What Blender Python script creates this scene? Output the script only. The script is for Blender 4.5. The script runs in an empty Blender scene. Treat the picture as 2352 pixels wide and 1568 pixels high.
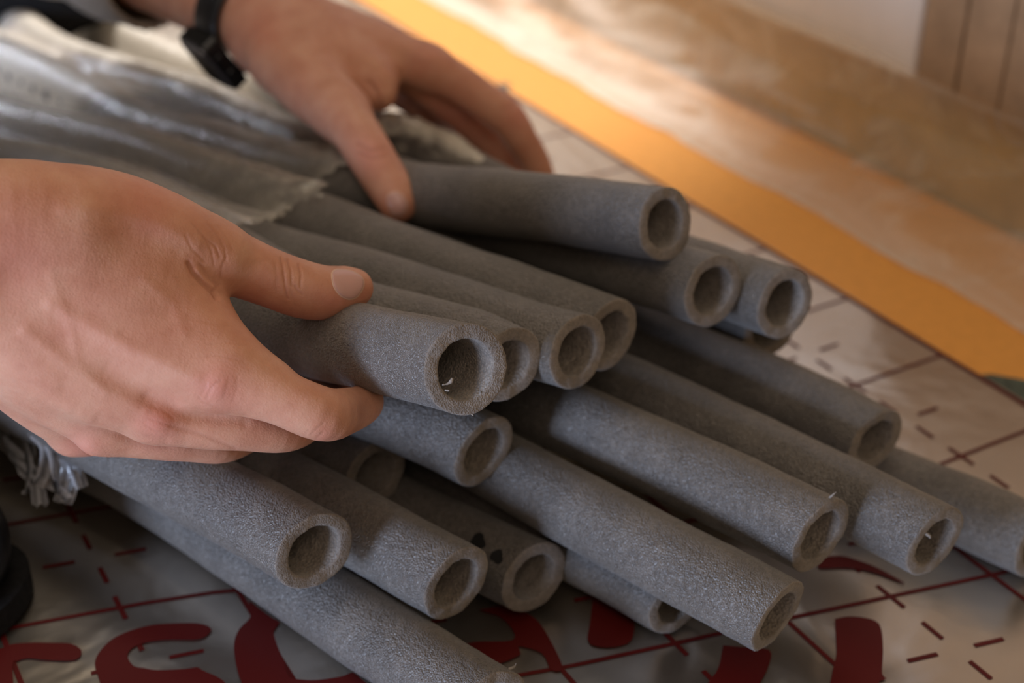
import bpy, bmesh, math, random
import numpy as np
from mathutils import Vector, Matrix, noise
from mathutils.bvhtree import BVHTree
from mathutils.geometry import tessellate_polygon
random.seed(4)
sc = bpy.context.scene
C = sc.collection

# ------------------------------------------------------------------ camera
CAMH, FPX = 0.476, 3267.0
cs, sn = math.cos(math.pi/6), 0.5
cam_d = bpy.data.cameras.new('camera'); cam = bpy.data.objects.new('camera', cam_d); C.objects.link(cam)
cam_d.sensor_width = 36.0; cam_d.lens = 36.0*FPX/2352.0
cam.location = (0, 0, CAMH); cam.rotation_euler = (math.radians(60), 0, 0)
cam_d.clip_start = 0.02; cam_d.clip_end = 30
cam_d.dof.use_dof = True; cam_d.dof.focus_distance = 0.605; cam_d.dof.aperture_fstop = 5.0
cam_d.dof.aperture_blades = 9
sc.camera = cam

# ------------------------------------------------------------------ world, lights, exposure
w = bpy.data.worlds.new('world'); sc.world = w; w.use_nodes = True
bg = w.node_tree.nodes['Background']; bg.inputs[0].default_value = (0.80, 0.62, 0.44, 1); bg.inputs[1].default_value = 0.07

def area(name, loc, target, size, power, col, sizey=None, spread=math.pi):
    d = bpy.data.lights.new(name, 'AREA'); d.energy = power; d.color = col; d.size = size; d.spread = spread
    if sizey: d.shape = 'RECTANGLE'; d.size_y = sizey
    o = bpy.data.objects.new(name, d); C.objects.link(o); o.location = loc
    o.rotation_euler = (Vector(target)-Vector(loc)).to_track_quat('-Z', 'Y').to_euler(); return o
# daylight entering far left: a patch that starts about a metre from the camera
sd = bpy.data.lights.new('window_daylight', 'SPOT'); sd.energy = 400; sd.color = (1.0, 0.92, 0.84)
sd.spot_size = math.radians(35.5); sd.spot_blend = 0.14; sd.shadow_soft_size = 0.10
so = bpy.data.objects.new('window_daylight', sd); C.objects.link(so); so.location = (-0.8, 2.85, 2.15)
so.rotation_euler = (Vector((-0.46, 1.88, 0.0))-so.location).to_track_quat('-Z', 'Y').to_euler()
area('cool_window', (-1.20, -0.62, 0.30), (-0.1, 0.6, 0.08), 0.50, 27.0, (0.58, 0.72, 1.0), 0.50)
area('back_daylight', (-0.15, 1.5, 2.3), (-0.05, 0.85, 0.0), 0.9, 8.0, (1.0, 0.85, 0.68))
area('overhead_fill', (-0.45, 0.15, 1.5), (-0.1, 0.7, 0.1), 0.7, 3.6, (1.0, 0.84, 0.68))  # unseen soft fill added overhead to brighten the hands and near pile
area('front_fill', (0.15, -0.55, 1.2), (0.15, 0.9, 0.1), 0.7, 3.4, (1.0, 0.80, 0.62))  # unseen warm fill added behind the camera for hands, cut ends and wall
area('left_fill', (-1.6, 1.62, 0.9), (-0.52, 1.27, 0.03), 0.30, 0.55, (0.80, 0.86, 1.0), None, math.radians(22))  # narrow unseen beam added to lift the pipes at far left
sc.view_settings.view_transform = 'Standard'; sc.view_settings.look = 'None'
sc.view_settings.gamma = 1.0; sc.view_settings.exposure = 0.0; sc.view_settings.use_curve_mapping = False

# ------------------------------------------------------------------ helpers
def ray(u, v):
    X = (u-1176.0)/FPX; Y = (784.0-v)/FPX
    return np.array([X, cs+Y*sn, -sn+Y*cs])
def P(u, v, d):                      # point seen at (u, v), d metres along the optical axis
    r = ray(u, v); return np.array([r[0]*d, r[1]*d, CAMH+r[2]*d])
def PZ(u, v, z=0.0):                 # point seen at (u, v) on the level plane z
    return P(u, v, (CAMH-z)/-ray(u, v)[2])
def project(p):
    p = np.asarray(p); q = p-np.array([0, 0, CAMH])
    d = q[..., 1]*cs-q[..., 2]*sn; yu = q[..., 1]*sn+q[..., 2]*cs
    return 1176+FPX*q[..., 0]/d, 784-FPX*yu/d, d
def tag(o, label=None, cat=None, group=None, kind=None):
    if label: o['label'] = label
    if cat: o['category'] = cat
    if group: o['group'] = group
    if kind: o['kind'] = kind
    return o
def mesh_obj(name, verts, faces, mat=None, parent=None, smooth=True):
    me = bpy.data.meshes.new(name)
    if isinstance(verts, np.ndarray): verts = verts.tolist()
    if isinstance(faces, np.ndarray): faces = faces.tolist()
    me.from_pydata(verts, [], faces)
    if smooth: me.polygons.foreach_set('use_smooth', [True]*len(me.polygons))
    if mat:
        for m in (mat if isinstance(mat, (list, tuple)) else [mat]): me.materials.append(m)
    me.update()
    o = bpy.data.objects.new(name, me); C.objects.link(o)
    if parent: o.parent = parent
    return o
def thing(name, loc=(0, 0, 0)):
    o = bpy.data.objects.new(name, None); C.objects.link(o); o.location = loc; o.empty_display_size = .02
    return o
def attach(o, root):                 # children carry world-space meshes; keep them in place
    o.parent = root; o.matrix_parent_inverse = Matrix.Translation(root.location).inverted(); return o
def add_attr(me, name, vals):
    a = me.attributes.new(name, 'FLOAT', 'POINT'); a.data.foreach_set('value', np.asarray(vals, dtype=np.float32))
def spline(pts, step):
    p = np.array(pts, float); n = len(p)
    q = np.vstack([2*p[0]-p[1], p, 2*p[-1]-p[-2]]); out = []
    for i in range(1, n):
        p0, p1, p2, p3 = q[i-1], q[i], q[i+1], q[i+2]
        k = max(2, int(np.linalg.norm((p2-p1)[:3])/step))
        for t in np.arange(k)/k:
            out.append(.5*((2*p1)+(-p0+p2)*t+(2*p0-5*p1+4*p2-p3)*t*t+(-p0+3*p1-3*p2+p3)*t**3))
    out.append(p[-1]); return np.array(out)

# ------------------------------------------------------------------ materials
def mat(name):
    m = bpy.data.materials.new(name); m.use_nodes = True
    nt = m.node_tree; return m, nt, nt.nodes['Principled BSDF'], nt.nodes['Material Output']
def nd(nt, t, **kw):
    n = nt.nodes.new(t)
    for k, v in kw.items():
        if k.startswith('i_'): n.inputs[k[2:].replace('_', ' ')].default_value = v
        else: setattr(n, k, v)
    return n
def noise_tex(nt, coord, scale, detail=4, rough=.55, dist=0.0):
    n = nd(nt, 'ShaderNodeTexNoise'); n.inputs['Scale'].default_value = scale; n.inputs['Detail'].default_value = detail
    n.inputs['Roughness'].default_value = rough; n.inputs['Distortion'].default_value = dist
    nt.links.new(coord, n.inputs['Vector']); return n.outputs['Fac']
def geo(nt): return nd(nt, 'ShaderNodeNewGeometry').outputs['Position']
def ramp(nt, fac, stops):
    r = nd(nt, 'ShaderNodeValToRGB'); e = r.color_ramp.elements
    while len(e) > 1: e.remove(e[-1])
    e[0].position = stops[0][0]; e[0].color = (*stops[0][1], 1)
    for p, c in stops[1:]:
        x = e.new(p); x.color = (*c, 1)
    nt.links.new(fac, r.inputs['Fac']); return r.outputs['Color']
def bump(nt, h, strength, dist, prev=None):
    b = nd(nt, 'ShaderNodeBump'); b.inputs['Strength'].default_value = strength; b.inputs['Distance'].default_value = dist
    nt.links.new(h, b.inputs['Height'])
    if prev: nt.links.new(prev, b.inputs['Normal'])
    return b.outputs['Normal']
def simple(name, col, rough=.5, metal=0, spec=.5, nscale=None, ndist=.001, nstr=.4, var=.12):
    m, nt, b, o = mat(name)
    b.inputs['Roughness'].default_value = rough; b.inputs['Metallic'].default_value = metal
    b.inputs['Specular IOR Level'].default_value = spec
    if nscale:
        g = geo(nt); f = noise_tex(nt, g, nscale)
        c = ramp(nt, f, [(.3, tuple(x*(1-var) for x in col)), (.7, tuple(min(1, x*(1+var)) for x in col))])
        nt.links.new(c, b.inputs['Base Color']); nt.links.new(bump(nt, f, nstr, ndist), b.inputs['Normal'])
    else: b.inputs['Base Color'].default_value = (*col, 1)
    return m

def foam_mat(name, lo, hi, cell, dist, sheen_spec=.5, rough=.5, gscale=1.0):
    m, nt, b, o = mat(name); g = geo(nt)
    v = nd(nt, 'ShaderNodeTexVoronoi'); v.feature = 'SMOOTH_F1'; v.inputs['Scale'].default_value = cell
    v.inputs['Smoothness'].default_value = .35; nt.links.new(g, v.inputs['Vector'])
    v2 = nd(nt, 'ShaderNodeTexVoronoi'); v2.inputs['Scale'].default_value = cell*.45; nt.links.new(g, v2.inputs['Vector'])
    n1 = noise_tex(nt, g, cell*.3, 3); n2 = noise_tex(nt, g, 45, 3)
    mx = nd(nt, 'ShaderNodeMath', operation='MULTIPLY'); nt.links.new(n1, mx.inputs[0]); nt.links.new(n2, mx.inputs[1])
    c = ramp(nt, mx.outputs[0], [(.12, lo), (.42, hi)])
    cm = nd(nt, 'ShaderNodeMixRGB', blend_type='MULTIPLY'); cm.inputs[0].default_value = .55
    cr = ramp(nt, v.outputs['Distance'], [(.05, (1, 1, 1)), (.75, (.45, .45, .45))])
    nt.links.new(c, cm.inputs[1]); nt.links.new(cr, cm.inputs[2]); nt.links.new(cm.outputs[0], b.inputs['Base Color'])
    h = nd(nt, 'ShaderNodeMath', operation='MULTIPLY'); h.inputs[1].default_value = -1
    nt.links.new(v.outputs['Distance'], h.inputs[0])
    nb = bump(nt, h.outputs[0], .9, dist)
    h2 = nd(nt, 'ShaderNodeMath', operation='MULTIPLY'); h2.inputs[1].default_value = -1
    nt.links.new(v2.outputs['Distance'], h2.inputs[0])
    nb = bump(nt, h2.outputs[0], .5, dist, nb); nb = bump(nt, n1, .22, dist, nb)
    nt.links.new(nb, b.inputs['Normal'])
    b.inputs['Roughness'].default_value = rough; b.inputs['Specular IOR Level'].default_value = sheen_spec
    b.inputs['Sheen Weight'].default_value = .25; b.inputs['Sheen Roughness'].default_value = .5
    return m
M_foam = foam_mat('grey_foam_skin', (.098, .083, .073), (.195, .168, .148), 1200, .00075, .9, .44)
M_cut = foam_mat('grey_foam_cut', (.21, .178, .155), (.35, .30, .262), 1400, .00035, .2, .8)
M_bore = foam_mat('grey_foam_bore', (.23, .195, .17), (.40, .345, .30), 800, .0010, .3, .65)  # bore colour lightened to stand in for light inside the tube
# ------------------------------------------------------------------ floor frame: s runs along the foil's edge, b away from it
AX = np.array([.5, -.8660254]); BX = np.array([.8660254, .5])
def SB(s, b, z=0.0): p = AX*s+BX*b; return (p[0], p[1], z)
def hfoil(x, y):
    n = noise.noise(Vector((x*5.5, y*5.5, 1.3)))*.55+noise.noise(Vector((x*14, y*14, 7.1)))*.28
    near = max(0.0, min(1.0, (.75-y)/.3))
    return -.0016+n*(.0012+.0022*near)
# floor: orange membrane
M_orange = simple('orange_membrane', (.88, .40, .085), .45, 0, .4, 120, .0006, .3, .06)
tag(mesh_obj('floor', [SB(-4, -2.2, -.008), SB(1.6, -2.2, -.008), SB(1.6, .84, -.008), SB(-4, .84, -.008),
     SB(-4, -2.2, -.05), SB(1.6, -2.2, -.05), SB(1.6, .84, -.05), SB(-4, .84, -.05)],
     [(0, 1, 2, 3), (4, 7, 6, 5), (0, 4, 5, 1), (1, 5, 6, 2), (2, 6, 7, 3), (3, 7, 4, 0)], M_orange, smooth=False), kind='structure')
floor = bpy.data.objects['floor']
def flat_poly(name, px, m, parent, z, sub=False, thick=.0):
    pts = [PZ(u, v, 0.0) for u, v in px]
    bm = bmesh.new(); vs = [bm.verts.new((p[0], p[1], 0)) for p in pts]
    for t in tessellate_polygon([[Vector((p[0], p[1], 0)) for p in pts]]):
        try: bm.faces.new([vs[i] for i in t])
        except ValueError: pass
    if sub:
        for _ in range(4):
            es = [e for e in bm.edges if e.calc_length() > .006]
            if es: bmesh.ops.subdivide_edges(bm, edges=es, cuts=1); bmesh.ops.triangulate(bm, faces=bm.faces)
    for v in bm.verts: v.co.z = (hfoil(v.co.x, v.co.y)+z) if sub else z
    bmesh.ops.recalc_face_normals(bm, faces=bm.faces)
    me = bpy.data.meshes.new(name); bm.to_mesh(me); bm.free(); me.materials.append(m)
    o = bpy.data.objects.new(name, me); C.objects.link(o); o.parent = parent; return o
M_patch = simple('grey_green_print', (.085, .105, .085), .6, 0, .3, 160, .0003, .3, .45)
flat_poly('printed_patch', [(2195, 862), (2225, 842), (2280, 838), (2352, 850), (2460, 880), (2470, 985), (2352, 935), (2310, 905), (2275, 880), (2240, 878)], M_patch, floor, -.0068)
flat_poly('printed_patch', [(1128, 186), (1150, 175), (1172, 176), (1168, 190), (1150, 204), (1138, 200)], M_patch, floor, -.0068)

# wall, lower ochre band, pale panel with its edge, slatted dark panel to the right
BW = .845
M_ochre = simple('ochre_plaster', (.58, .42, .165), .8, 0, .2, 30, .002, .4, .15)
M_pale = simple('pale_board', (.93, .87, .82), .6, 0, .3, 14, .001, .2, .05)
M_brown = simple('brown_wood', (.46, .31, .19), .6, 0, .3, 25, .001, .3, .2)
def sb_box(name, s0, s1, b0, b1, z0, z1, m, parent=None, bev=.0):
    v = [SB(s, b, z) for z in (z0, z1) for s, b in ((s0, b0), (s1, b0), (s1, b1), (s0, b1))]
    o = mesh_obj(name, v, [(0, 3, 2, 1), (4, 5, 6, 7), (0, 1, 5, 4), (1, 2, 6, 5), (2, 3, 7, 6), (3, 0, 4, 7)], m, None, False)
    if bev:
        bm = bmesh.new(); bm.from_mesh(o.data); bmesh.ops.bevel(bm, geom=bm.edges[:], offset=bev, segments=2, affect='EDGES', profile=.6)
        bm.to_mesh(o.data); bm.free()
    if parent: o.parent = parent
    return o
tag(sb_box('wall_back', -4, 1.6, BW, BW+.12, -.05, 2.4, M_ochre), kind='structure')
tag(sb_box('trim_1', -4, -.786, BW-.022, BW-.0005, .088, 1.1, M_pale, None, .003), kind='structure')     # pale board
pf = thing('slatted_panel', SB(-.60, BW-.004, .0)); tag(pf, 'dark brown panel of upright slats beside the pale wall board', 'wall panel')
attach(sb_box('backing', -.785, -.15, BW-.0155, BW-.0005, .085, 1.0, M_brown), pf)
for k in range(9):
    s0 = -.783+k*.0435
    attach(sb_box('slat', s0, s0+.0405+.001*math.sin(k*2.1), BW-.0205, BW-.0158, .085, 1.0, M_brown, None, .0025), pf)

# clear-ish masking sheet heaped between the orange floor and the wall
def film_mat(name, col, base, gain, attr='opacity', rough=.22, ns=(60, 22), gloss=1.0, bs=.5, nmax=.35):
    m, nt, b, o = mat(name); nt.nodes.remove(b); g = geo(nt)
    a = nd(nt, 'ShaderNodeAttribute', attribute_name=attr).outputs['Fac']
    n1 = noise_tex(nt, g, ns[0], 4, .6, 1.5); n2 = noise_tex(nt, g, ns[1], 3, .55, .8)
    dif = nd(nt, 'ShaderNodeBsdfDiffuse'); dif.inputs[0].default_value = (*col, 1)
    tr = nd(nt, 'ShaderNodeBsdfTranslucent'); tr.inputs[0].default_value = (*col, 1)
    mx = nd(nt, 'ShaderNodeMixShader'); mx.inputs[0].default_value = .35
    nt.links.new(dif.outputs[0], mx.inputs[1]); nt.links.new(tr.outputs[0], mx.inputs[2])
    cl = nd(nt, 'ShaderNodeBsdfTransparent'); cl.inputs[0].default_value = (.97, .97, .97, 1)
    f1 = nd(nt, 'ShaderNodeMapRange'); f1.inputs['From Min'].default_value = .5; f1.inputs['From Max'].default_value = .75
    f1.inputs['To Max'].default_value = nmax; nt.links.new(n1, f1.inputs['Value'])
    mu = nd(nt, 'ShaderNodeMath', operation='MULTIPLY_ADD'); mu.inputs[1].default_value = gain; mu.inputs[2].default_value = base
    nt.links.new(a, mu.inputs[0])
    ad = nd(nt, 'ShaderNodeMath', operation='ADD'); ad.use_clamp = True
    nt.links.new(mu.outputs[0], ad.inputs[0]); nt.links.new(f1.outputs[0], ad.inputs[1])
    m2 = nd(nt, 'ShaderNodeMixShader'); nt.links.new(ad.outputs[0], m2.inputs[0])
    nt.links.new(cl.outputs[0], m2.inputs[1]); nt.links.new(mx.outputs[0], m2.inputs[2])
    gl = nd(nt, 'ShaderNodeBsdfGlossy'); gl.inputs['Roughness'].default_value = rough
    nb = bump(nt, n1, bs, .0015); nb = bump(nt, n2, bs, .003, nb)
    nt.links.new(nb, gl.inputs['Normal']); nt.links.new(nb, dif.inputs['Normal'])
    fr = nd(nt, 'ShaderNodeFresnel'); fr.inputs['IOR'].default_value = 1.38; nt.links.new(nb, fr.inputs['Normal'])
    m3 = nd(nt, 'ShaderNodeMixShader'); gm = nd(nt, 'ShaderNodeMath', operation='MULTIPLY'); gm.inputs[1].default_value = gloss
    nt.links.new(fr.outputs[0], gm.inputs[0]); nt.links.new(gm.outputs[0], m3.inputs[0])
    nt.links.new(m2.outputs[0], m3.inputs[1]); nt.links.new(gl.outputs[0], m3.inputs[2])
    nt.links.new(m3.outputs[0], o.inputs['Surface']); return m
M_sheet = film_mat('cloudy_masking_film', (.90, .86, .74), .22, .72, 'opacity', .6, (14, 7), .10, .15)
def masking_sheet():
    ns, nb_ = 300, 44; S = np.linspace(-2.6, .5, ns); T = np.linspace(0, 1, nb_); V = []; A = []
    for s in S:
        edge = .728+.012*noise.noise(Vector((s*7, 0, 3)))+.004*noise.noise(Vector((s*26, 0, 5)))
        top = .098+.012*noise.noise(Vector((s*5, 2, 9)))
        for t in T:
            # first part lies on the floor, then rises in soft heaps against the wall
            b = edge+(BW-.032-edge)*min(1, t/.72)**.9
            z = -.006+max(0, t-.10)**1.4*top*1.25
            if t > .72: b = BW-.032+.004*math.sin(t*9)
            wv = math.sin(min(1, t*1.6)*math.pi*.5)*(1-.75*max(0, t-.6)/.4)
            n = noise.noise(Vector((s*9+t*2, t*3.2, 2)))*.012+noise.noise(Vector((s*24-t*5, t*8, 4)))*.003
            z = max(-.0065+.0015*(t > 0), z+n*wv); b = min(BW-.031, b+noise.noise(Vector((s*12, t*4, 8)))*.010*wv)
            V.append(SB(s, b, z)); A.append(min(1, max(.0, (-.86-s)/.25))*.55*(1-.6*t)+max(0, .55-1.1*t)+.25*noise.noise(Vector((s*6, t*3, 6))))
    F = [(i*nb_+j, i*nb_+j+1, (i+1)*nb_+j+1, (i+1)*nb_+j) for i in range(ns-1) for j in range(nb_-1)]
    o = mesh_obj('masking_sheet', V, F, M_sheet); add_attr(o.data, 'opacity', np.clip(A, 0, 1))
    tag(o, 'cloudy cream plastic sheet heaped along the foot of the wall behind the orange strip', 'plastic sheet')
masking_sheet()

# ------------------------------------------------------------------ printed foil sheet
def foil_mat():
    m, nt, b, o = mat('silver_foil'); g = geo(nt)
    n1 = noise_tex(nt, g, 9, 3, .5, .6); n2 = noise_tex(nt, g, 70, 3, .5)
    b.inputs['Base Color'].default_value = (.74, .68, .60, 1); b.inputs['Metallic'].default_value = .97
    b.inputs['Roughness'].default_value = .28
    nb = bump(nt, n1, .55, .010); nb = bump(nt, n2, .25, .0008, nb); nt.links.new(nb, b.inputs['Normal']); return m
M_foil = foil_mat()
M_print, _nt, _b, _o = mat('dark_red_ink'); _b.inputs['Base Color'].default_value = (.10, .007, .006, 1)
_b.inputs['Roughness'].default_value = .45; _b.inputs['Specular IOR Level'].default_value = .3
def foil_sheet():
    S = np.linspace(-2.6, .42, 420); B = np.linspace(-.9, .6536, 240); V = []
    for s in S:
        for b in B:
            x, y, _ = SB(s, b); V.append((x, y, hfoil(x, y)))
    nb_ = len(B)
    F = [(i*nb_+j, (i+1)*nb_+j, (i+1)*nb_+j+1, i*nb_+j+1) for i in range(len(S)-1) for j in range(nb_-1)]
    o = mesh_obj('foil_sheet', V, F, M_foil)
    tag(o, 'crinkled silver foil sheet with dark red grid print under the foam pipes', 'foil sheet'); return o
foil = foil_sheet()
BG = [-.18, -.065, .05, .163, .277, .393, .509, .632]                      # grid lines running along the edge
SG = [-.558+.0915*k for k in range(-12, 9)]
def curve_s(b): return -.23*max(0.0, .53-b)-.018*min(1.0, max(0.0, (.26-b)/.12))
def strip(name, path, wd):
    # path of (s, b); ribbon of width wd following the foil
    pts = []
    for (a, c) in zip(path[:-1], path[1:]):
        n = max(1, int(math.dist(a, c)/.006))
        pts += [(a[0]+(c[0]-a[0])*k/n, a[1]+(c[1]-a[1])*k/n) for k in range(n)]
    pts.append(path[-1]); V = []
    for i, (s, b) in enumerate(pts):
        s2, b2 = pts[min(i+1, len(pts)-1)]; s1, b1 = pts[max(i-1, 0)]
        L = math.hypot(s2-s1, b2-b1); ns_, nb_ = -(b2-b1)/L*wd/2, (s2-s1)/L*wd/2
        for q in (-1, 1):
            x, y, _ = SB(s+q*ns_, b+q*nb_); V.append((x, y, hfoil(x, y)+.00035))
    F = [(2*i, 2*i+1, 2*i+3, 2*i+2) for i in range(len(pts)-1)]
    o = mesh_obj(name, V, F, M_print, foil)
    return o
LW = .0026
for b in BG:
    if b > .6: strip('printed_line', [(-2.5, .6505), (.4, .6505)], .0042)
    else: strip('printed_line', [(-2.5, b), (.4, b)], LW)
for k, s in enumerate(SG):
    if -1.5 < s < .3: strip('printed_line', [(s+curve_s(b), b) for b in np.linspace(-.18, .648, 26)], LW)
for i in range(len(BG)-1):
    bc = (BG[i]+min(BG[i+1], .632))/2+.004*(i == 6)
    for k, s in enumerate(SG):
        if not -1.25 < s < .12: continue
        def q(ds, db): return (s+curve_s(bc)+ds+(.23*db if bc < .53 else 0), bc+db)
        strip('printed_tick', [q(-.010, 0), q(.010, 0)], LW)
        h = .04575
        strip('printed_tick', [q(h-.023, 0), q(h-.009, 0)], LW); strip('printed_tick', [q(h+.009, 0), q(h+.023, 0)], LW)
        strip('printed_tick', [q(h, -.026), q(h, -.010)], LW); strip('printed_tick', [q(h, .010), q(h, .026)], LW)
letters = [
 [(-40, 1490), (0, 1487), (25, 1477), (68, 1473), (111, 1473), (162, 1475), (183, 1486), (187, 1496), (179, 1509), (158, 1514), (106, 1513), (64, 1509), (38, 1516), (28, 1526), (28, 1640), (-40, 1650)],
 [(486, 1443), (477, 1434), (451, 1428), (405, 1428), (349, 1432), (298, 1445), (255, 1466), (226, 1496), (217, 1522), (226, 1552), (240, 1590), (290, 1650), (420, 1690), (520, 1660), (530, 1600), (520, 1568), (503, 1552), (464, 1535), (452, 1528), (426, 1532), (362, 1535), (328, 1530), (307, 1526), (294, 1509), (294, 1496), (307, 1483), (332, 1473), (383, 1466), (447, 1466), (473, 1458)],
 [(571, 1373), (575, 1411), (549, 1441), (537, 1475), (541, 1518), (552, 1556), (580, 1620), (680, 1680), (820, 1670), (900, 1620), (830, 1555), (809, 1539), (788, 1547), (724, 1556), (673, 1552), (660, 1543), (652, 1513), (639, 1484), (628, 1445), (643, 1424), (626, 1415), (597, 1394)],
 [(1100, 1395), (1165, 1385), (1215, 1405), (1250, 1440), (1292, 1526), (1266, 1534), (1245, 1495), (1190, 1478), (1196, 1496), (1150, 1518), (1100, 1530), (1040, 1500), (1080, 1470), (1180, 1462), (1155, 1415)],
 [(1366, 1330), (1356, 1420), (1350, 1465), (1372, 1480), (1417, 1480), (1450, 1466), (1457, 1432), (1454, 1388), (1440, 1340)],
 [(1661, 1478), (1700, 1482), (1768, 1490), (1764, 1530), (1745, 1568), (1715, 1640), (1590, 1640), (1625, 1568), (1650, 1530)],
 [(1918, 1417), (1944, 1412), (1978, 1413), (2012, 1422), (2025, 1441), (2029, 1488), (2027, 1543), (2038, 1552), (2025, 1558), (2018, 1568), (2008, 1640), (1885, 1640), (1906, 1568), (1914, 1530), (1922, 1496), (1920, 1454)],
 [(1880, 1275), (1931, 1272), (1961, 1279), (1999, 1292), (2042, 1313), (2080, 1336), (2054, 1328), (2020, 1315), (1978, 1304), (1935, 1300), (1880, 1300)]]
for L in letters: flat_poly('printed_letter', [tuple(q[:2]) for q in spline([(*q, 0.0) for q in L+L[:1]], 9)[:-1]], M_print, foil, .0008, True)
strip('printed_line', [(-.475, .395), (-.436, .391), (-.41, .39)], .0045)
# ------------------------------------------------------------------ foam pipes (centre lines, cut end first)
RO, RI = .019, .0128
PIPES = {
'P1':[(-0.0195,0.5086,0.1689),(-0.0678,0.5594,0.1503),(-0.1136,0.6028,0.1358),(-0.1881,0.6773,0.1252),(-0.2611,0.7575,0.1042),(-0.3695,0.8767,0.0682),(-0.4865,1.0078,0.0342)],
'P2':[(-0.0022,0.5642,0.1377),(-0.0243,0.5827,0.1377),(-0.0704,0.6182,0.1311),(-0.1205,0.6614,0.1248),(-0.182,0.7246,0.1281),(-0.2554,0.7954,0.1229),(-0.3288,0.8586,0.1111),(-0.4508,0.9587,0.0857)],
'P3':[(0.0312,0.5853,0.1323),(0.0053,0.6054,0.1295),(-0.026,0.6306,0.1277),(-0.0758,0.6729,0.1229),(-0.1442,0.7337,0.1114),(-0.2002,0.7874,0.1068),(-0.268,0.8518,0.1006),(-0.3598,0.9266,0.082),(-0.4775,1.0274,0.0647)],
'P4':[(0.0488,0.6175,0.1235),(-0.006,0.666,0.1206),(-0.068,0.7212,0.1162),(-0.1395,0.7906,0.1123),(-0.1894,0.8391,0.1068),(-0.2763,0.9278,0.0946),(-0.3952,1.0353,0.0734),(-0.5265,1.147,0.05)],
'P5':[(0.0774,0.6537,0.1671),(0.0153,0.7149,0.1488),(-0.0593,0.7869,0.1244),(-0.1451,0.8657,0.1023),(-0.2074,0.931,0.0923),(-0.2881,1.0186,0.0768),(-0.3886,1.144,0.0642),(-0.4616,1.2373,0.0544),(-0.5823,1.3949,0.0466)],
'P6':[(0.1026,0.6423,0.1349),(0.0647,0.6886,0.1259),(0.0151,0.7496,0.1145),(-0.0645,0.8434,0.1012),(-0.128,0.9161,0.0916),(-0.165,0.9587,0.0863),(-0.2265,1.031,0.0818),(-0.3129,1.1218,0.0688),(-0.4167,1.2396,0.0569),(-0.5206,1.4073,0.0545),(-0.6286,1.5878,0.0421)],
'P7':[(0.142,0.6508,0.123),(0.0988,0.7099,0.1123),(0.0267,0.806,0.0963),(-0.0531,0.9088,0.0940),(-0.1643,1.0601,0.0760),(-0.2267,1.144,0.053),(-0.3072,1.2427,0.0415),(-0.4135,1.39,0.034),(-0.4766,1.505,0.050),(-0.56,1.66,0.070)],
'P8':[(0.1479,0.7086,0.0761),(0.0888,0.7752,0.0669),(0.003,0.8697,0.0522),(-0.1019,0.9825,0.0356),(-0.2266,1.1115,0.0234),(-0.3755,1.2707,0.019),(-0.5293,1.4422,0.019)],
'P9':[(0.1909,0.6214,0.057),(0.1537,0.6596,0.0591),(0.1283,0.6829,0.0588),(0.0785,0.7329,0.0571),(0.0051,0.8099,0.0567),(-0.0823,0.9006,0.0536),(-0.1881,1.0071,0.044),(-0.3248,1.1388,0.0272),(-0.4851,1.295,0.019)],
'P10':[(0.1991,0.5331,0.0595),(0.1682,0.564,0.0603),(0.1184,0.6128,0.0611),(0.0655,0.663,0.0612),(0.0054,0.7167,0.059),(-0.075,0.7882,0.056),(-0.2105,0.9089,0.0497),(-0.4192,1.0931,0.04)],
'P11':[(0.2712,0.5825,0.019),(0.24,0.6104,0.0198),(0.2096,0.6357,0.0192),(0.1314,0.7022,0.0191),(0.0011,0.8109,0.019),(-0.1661,0.9507,0.019),(-0.4617,1.2055,0.019)],
'P12':[(0.143,0.5265,0.068),(0.0903,0.5738,0.0687),(0.0493,0.6093,0.0684),(0.0056,0.6462,0.0675),(-0.0648,0.707,0.0669),(-0.1737,0.803,0.0651),(-0.3476,0.9561,0.0596)],
'P13':[(0.1202,0.4963,0.0456),(0.0767,0.5257,0.0532),(0.0162,0.58,0.0544),(-0.0467,0.6387,0.0555),(-0.1222,0.7077,0.0568),(-0.2373,0.811,0.0543),(-0.3852,0.9451,0.0414)],
'P14':[(0.0817,0.5388,0.019),(0.0279,0.5861,0.019),(-0.044,0.6469,0.019),(-0.1569,0.7347,0.019),(-0.2935,0.8352,0.019),(-0.4085,0.9224,0.019)],
'P15':[(-0.014,0.5742,0.0824),(-0.0673,0.6062,0.089),(-0.147,0.649,0.0903),(-0.2447,0.708,0.0815),(-0.3342,0.7771,0.0794)],
'P16':[(-0.0701,0.5971,0.0524),(-0.1102,0.6291,0.0523),(-0.1875,0.6989,0.0557),(-0.3019,0.7884,0.0561)],
'P17':[(-0.0888,0.5061,0.075),(-0.1291,0.5398,0.0738),(-0.1638,0.5681,0.0717),(-0.221,0.6155,0.0683),(-0.2868,0.6654,0.0641),(-0.3639,0.7226,0.06)],
'P18':[(-0.0259,0.5154,0.049),(-0.0834,0.5603,0.0523),(-0.1329,0.5995,0.0532),(-0.2125,0.6712,0.0498),(-0.3104,0.7526,0.0386)],
'P19':[(-0.0099,0.4661,0.019),(-0.0719,0.5198,0.019),(-0.1348,0.5769,0.0197),(-0.21,0.6411,0.0198),(-0.3087,0.7111,0.019),(-0.3775,0.7643,0.019)],
'P20':[(0.011,0.5514,0.0228),(-0.044,0.598,0.0191),(-0.1202,0.6592,0.019),(-0.2396,0.7492,0.019),(-0.3418,0.8242,0.019)],
}
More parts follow.
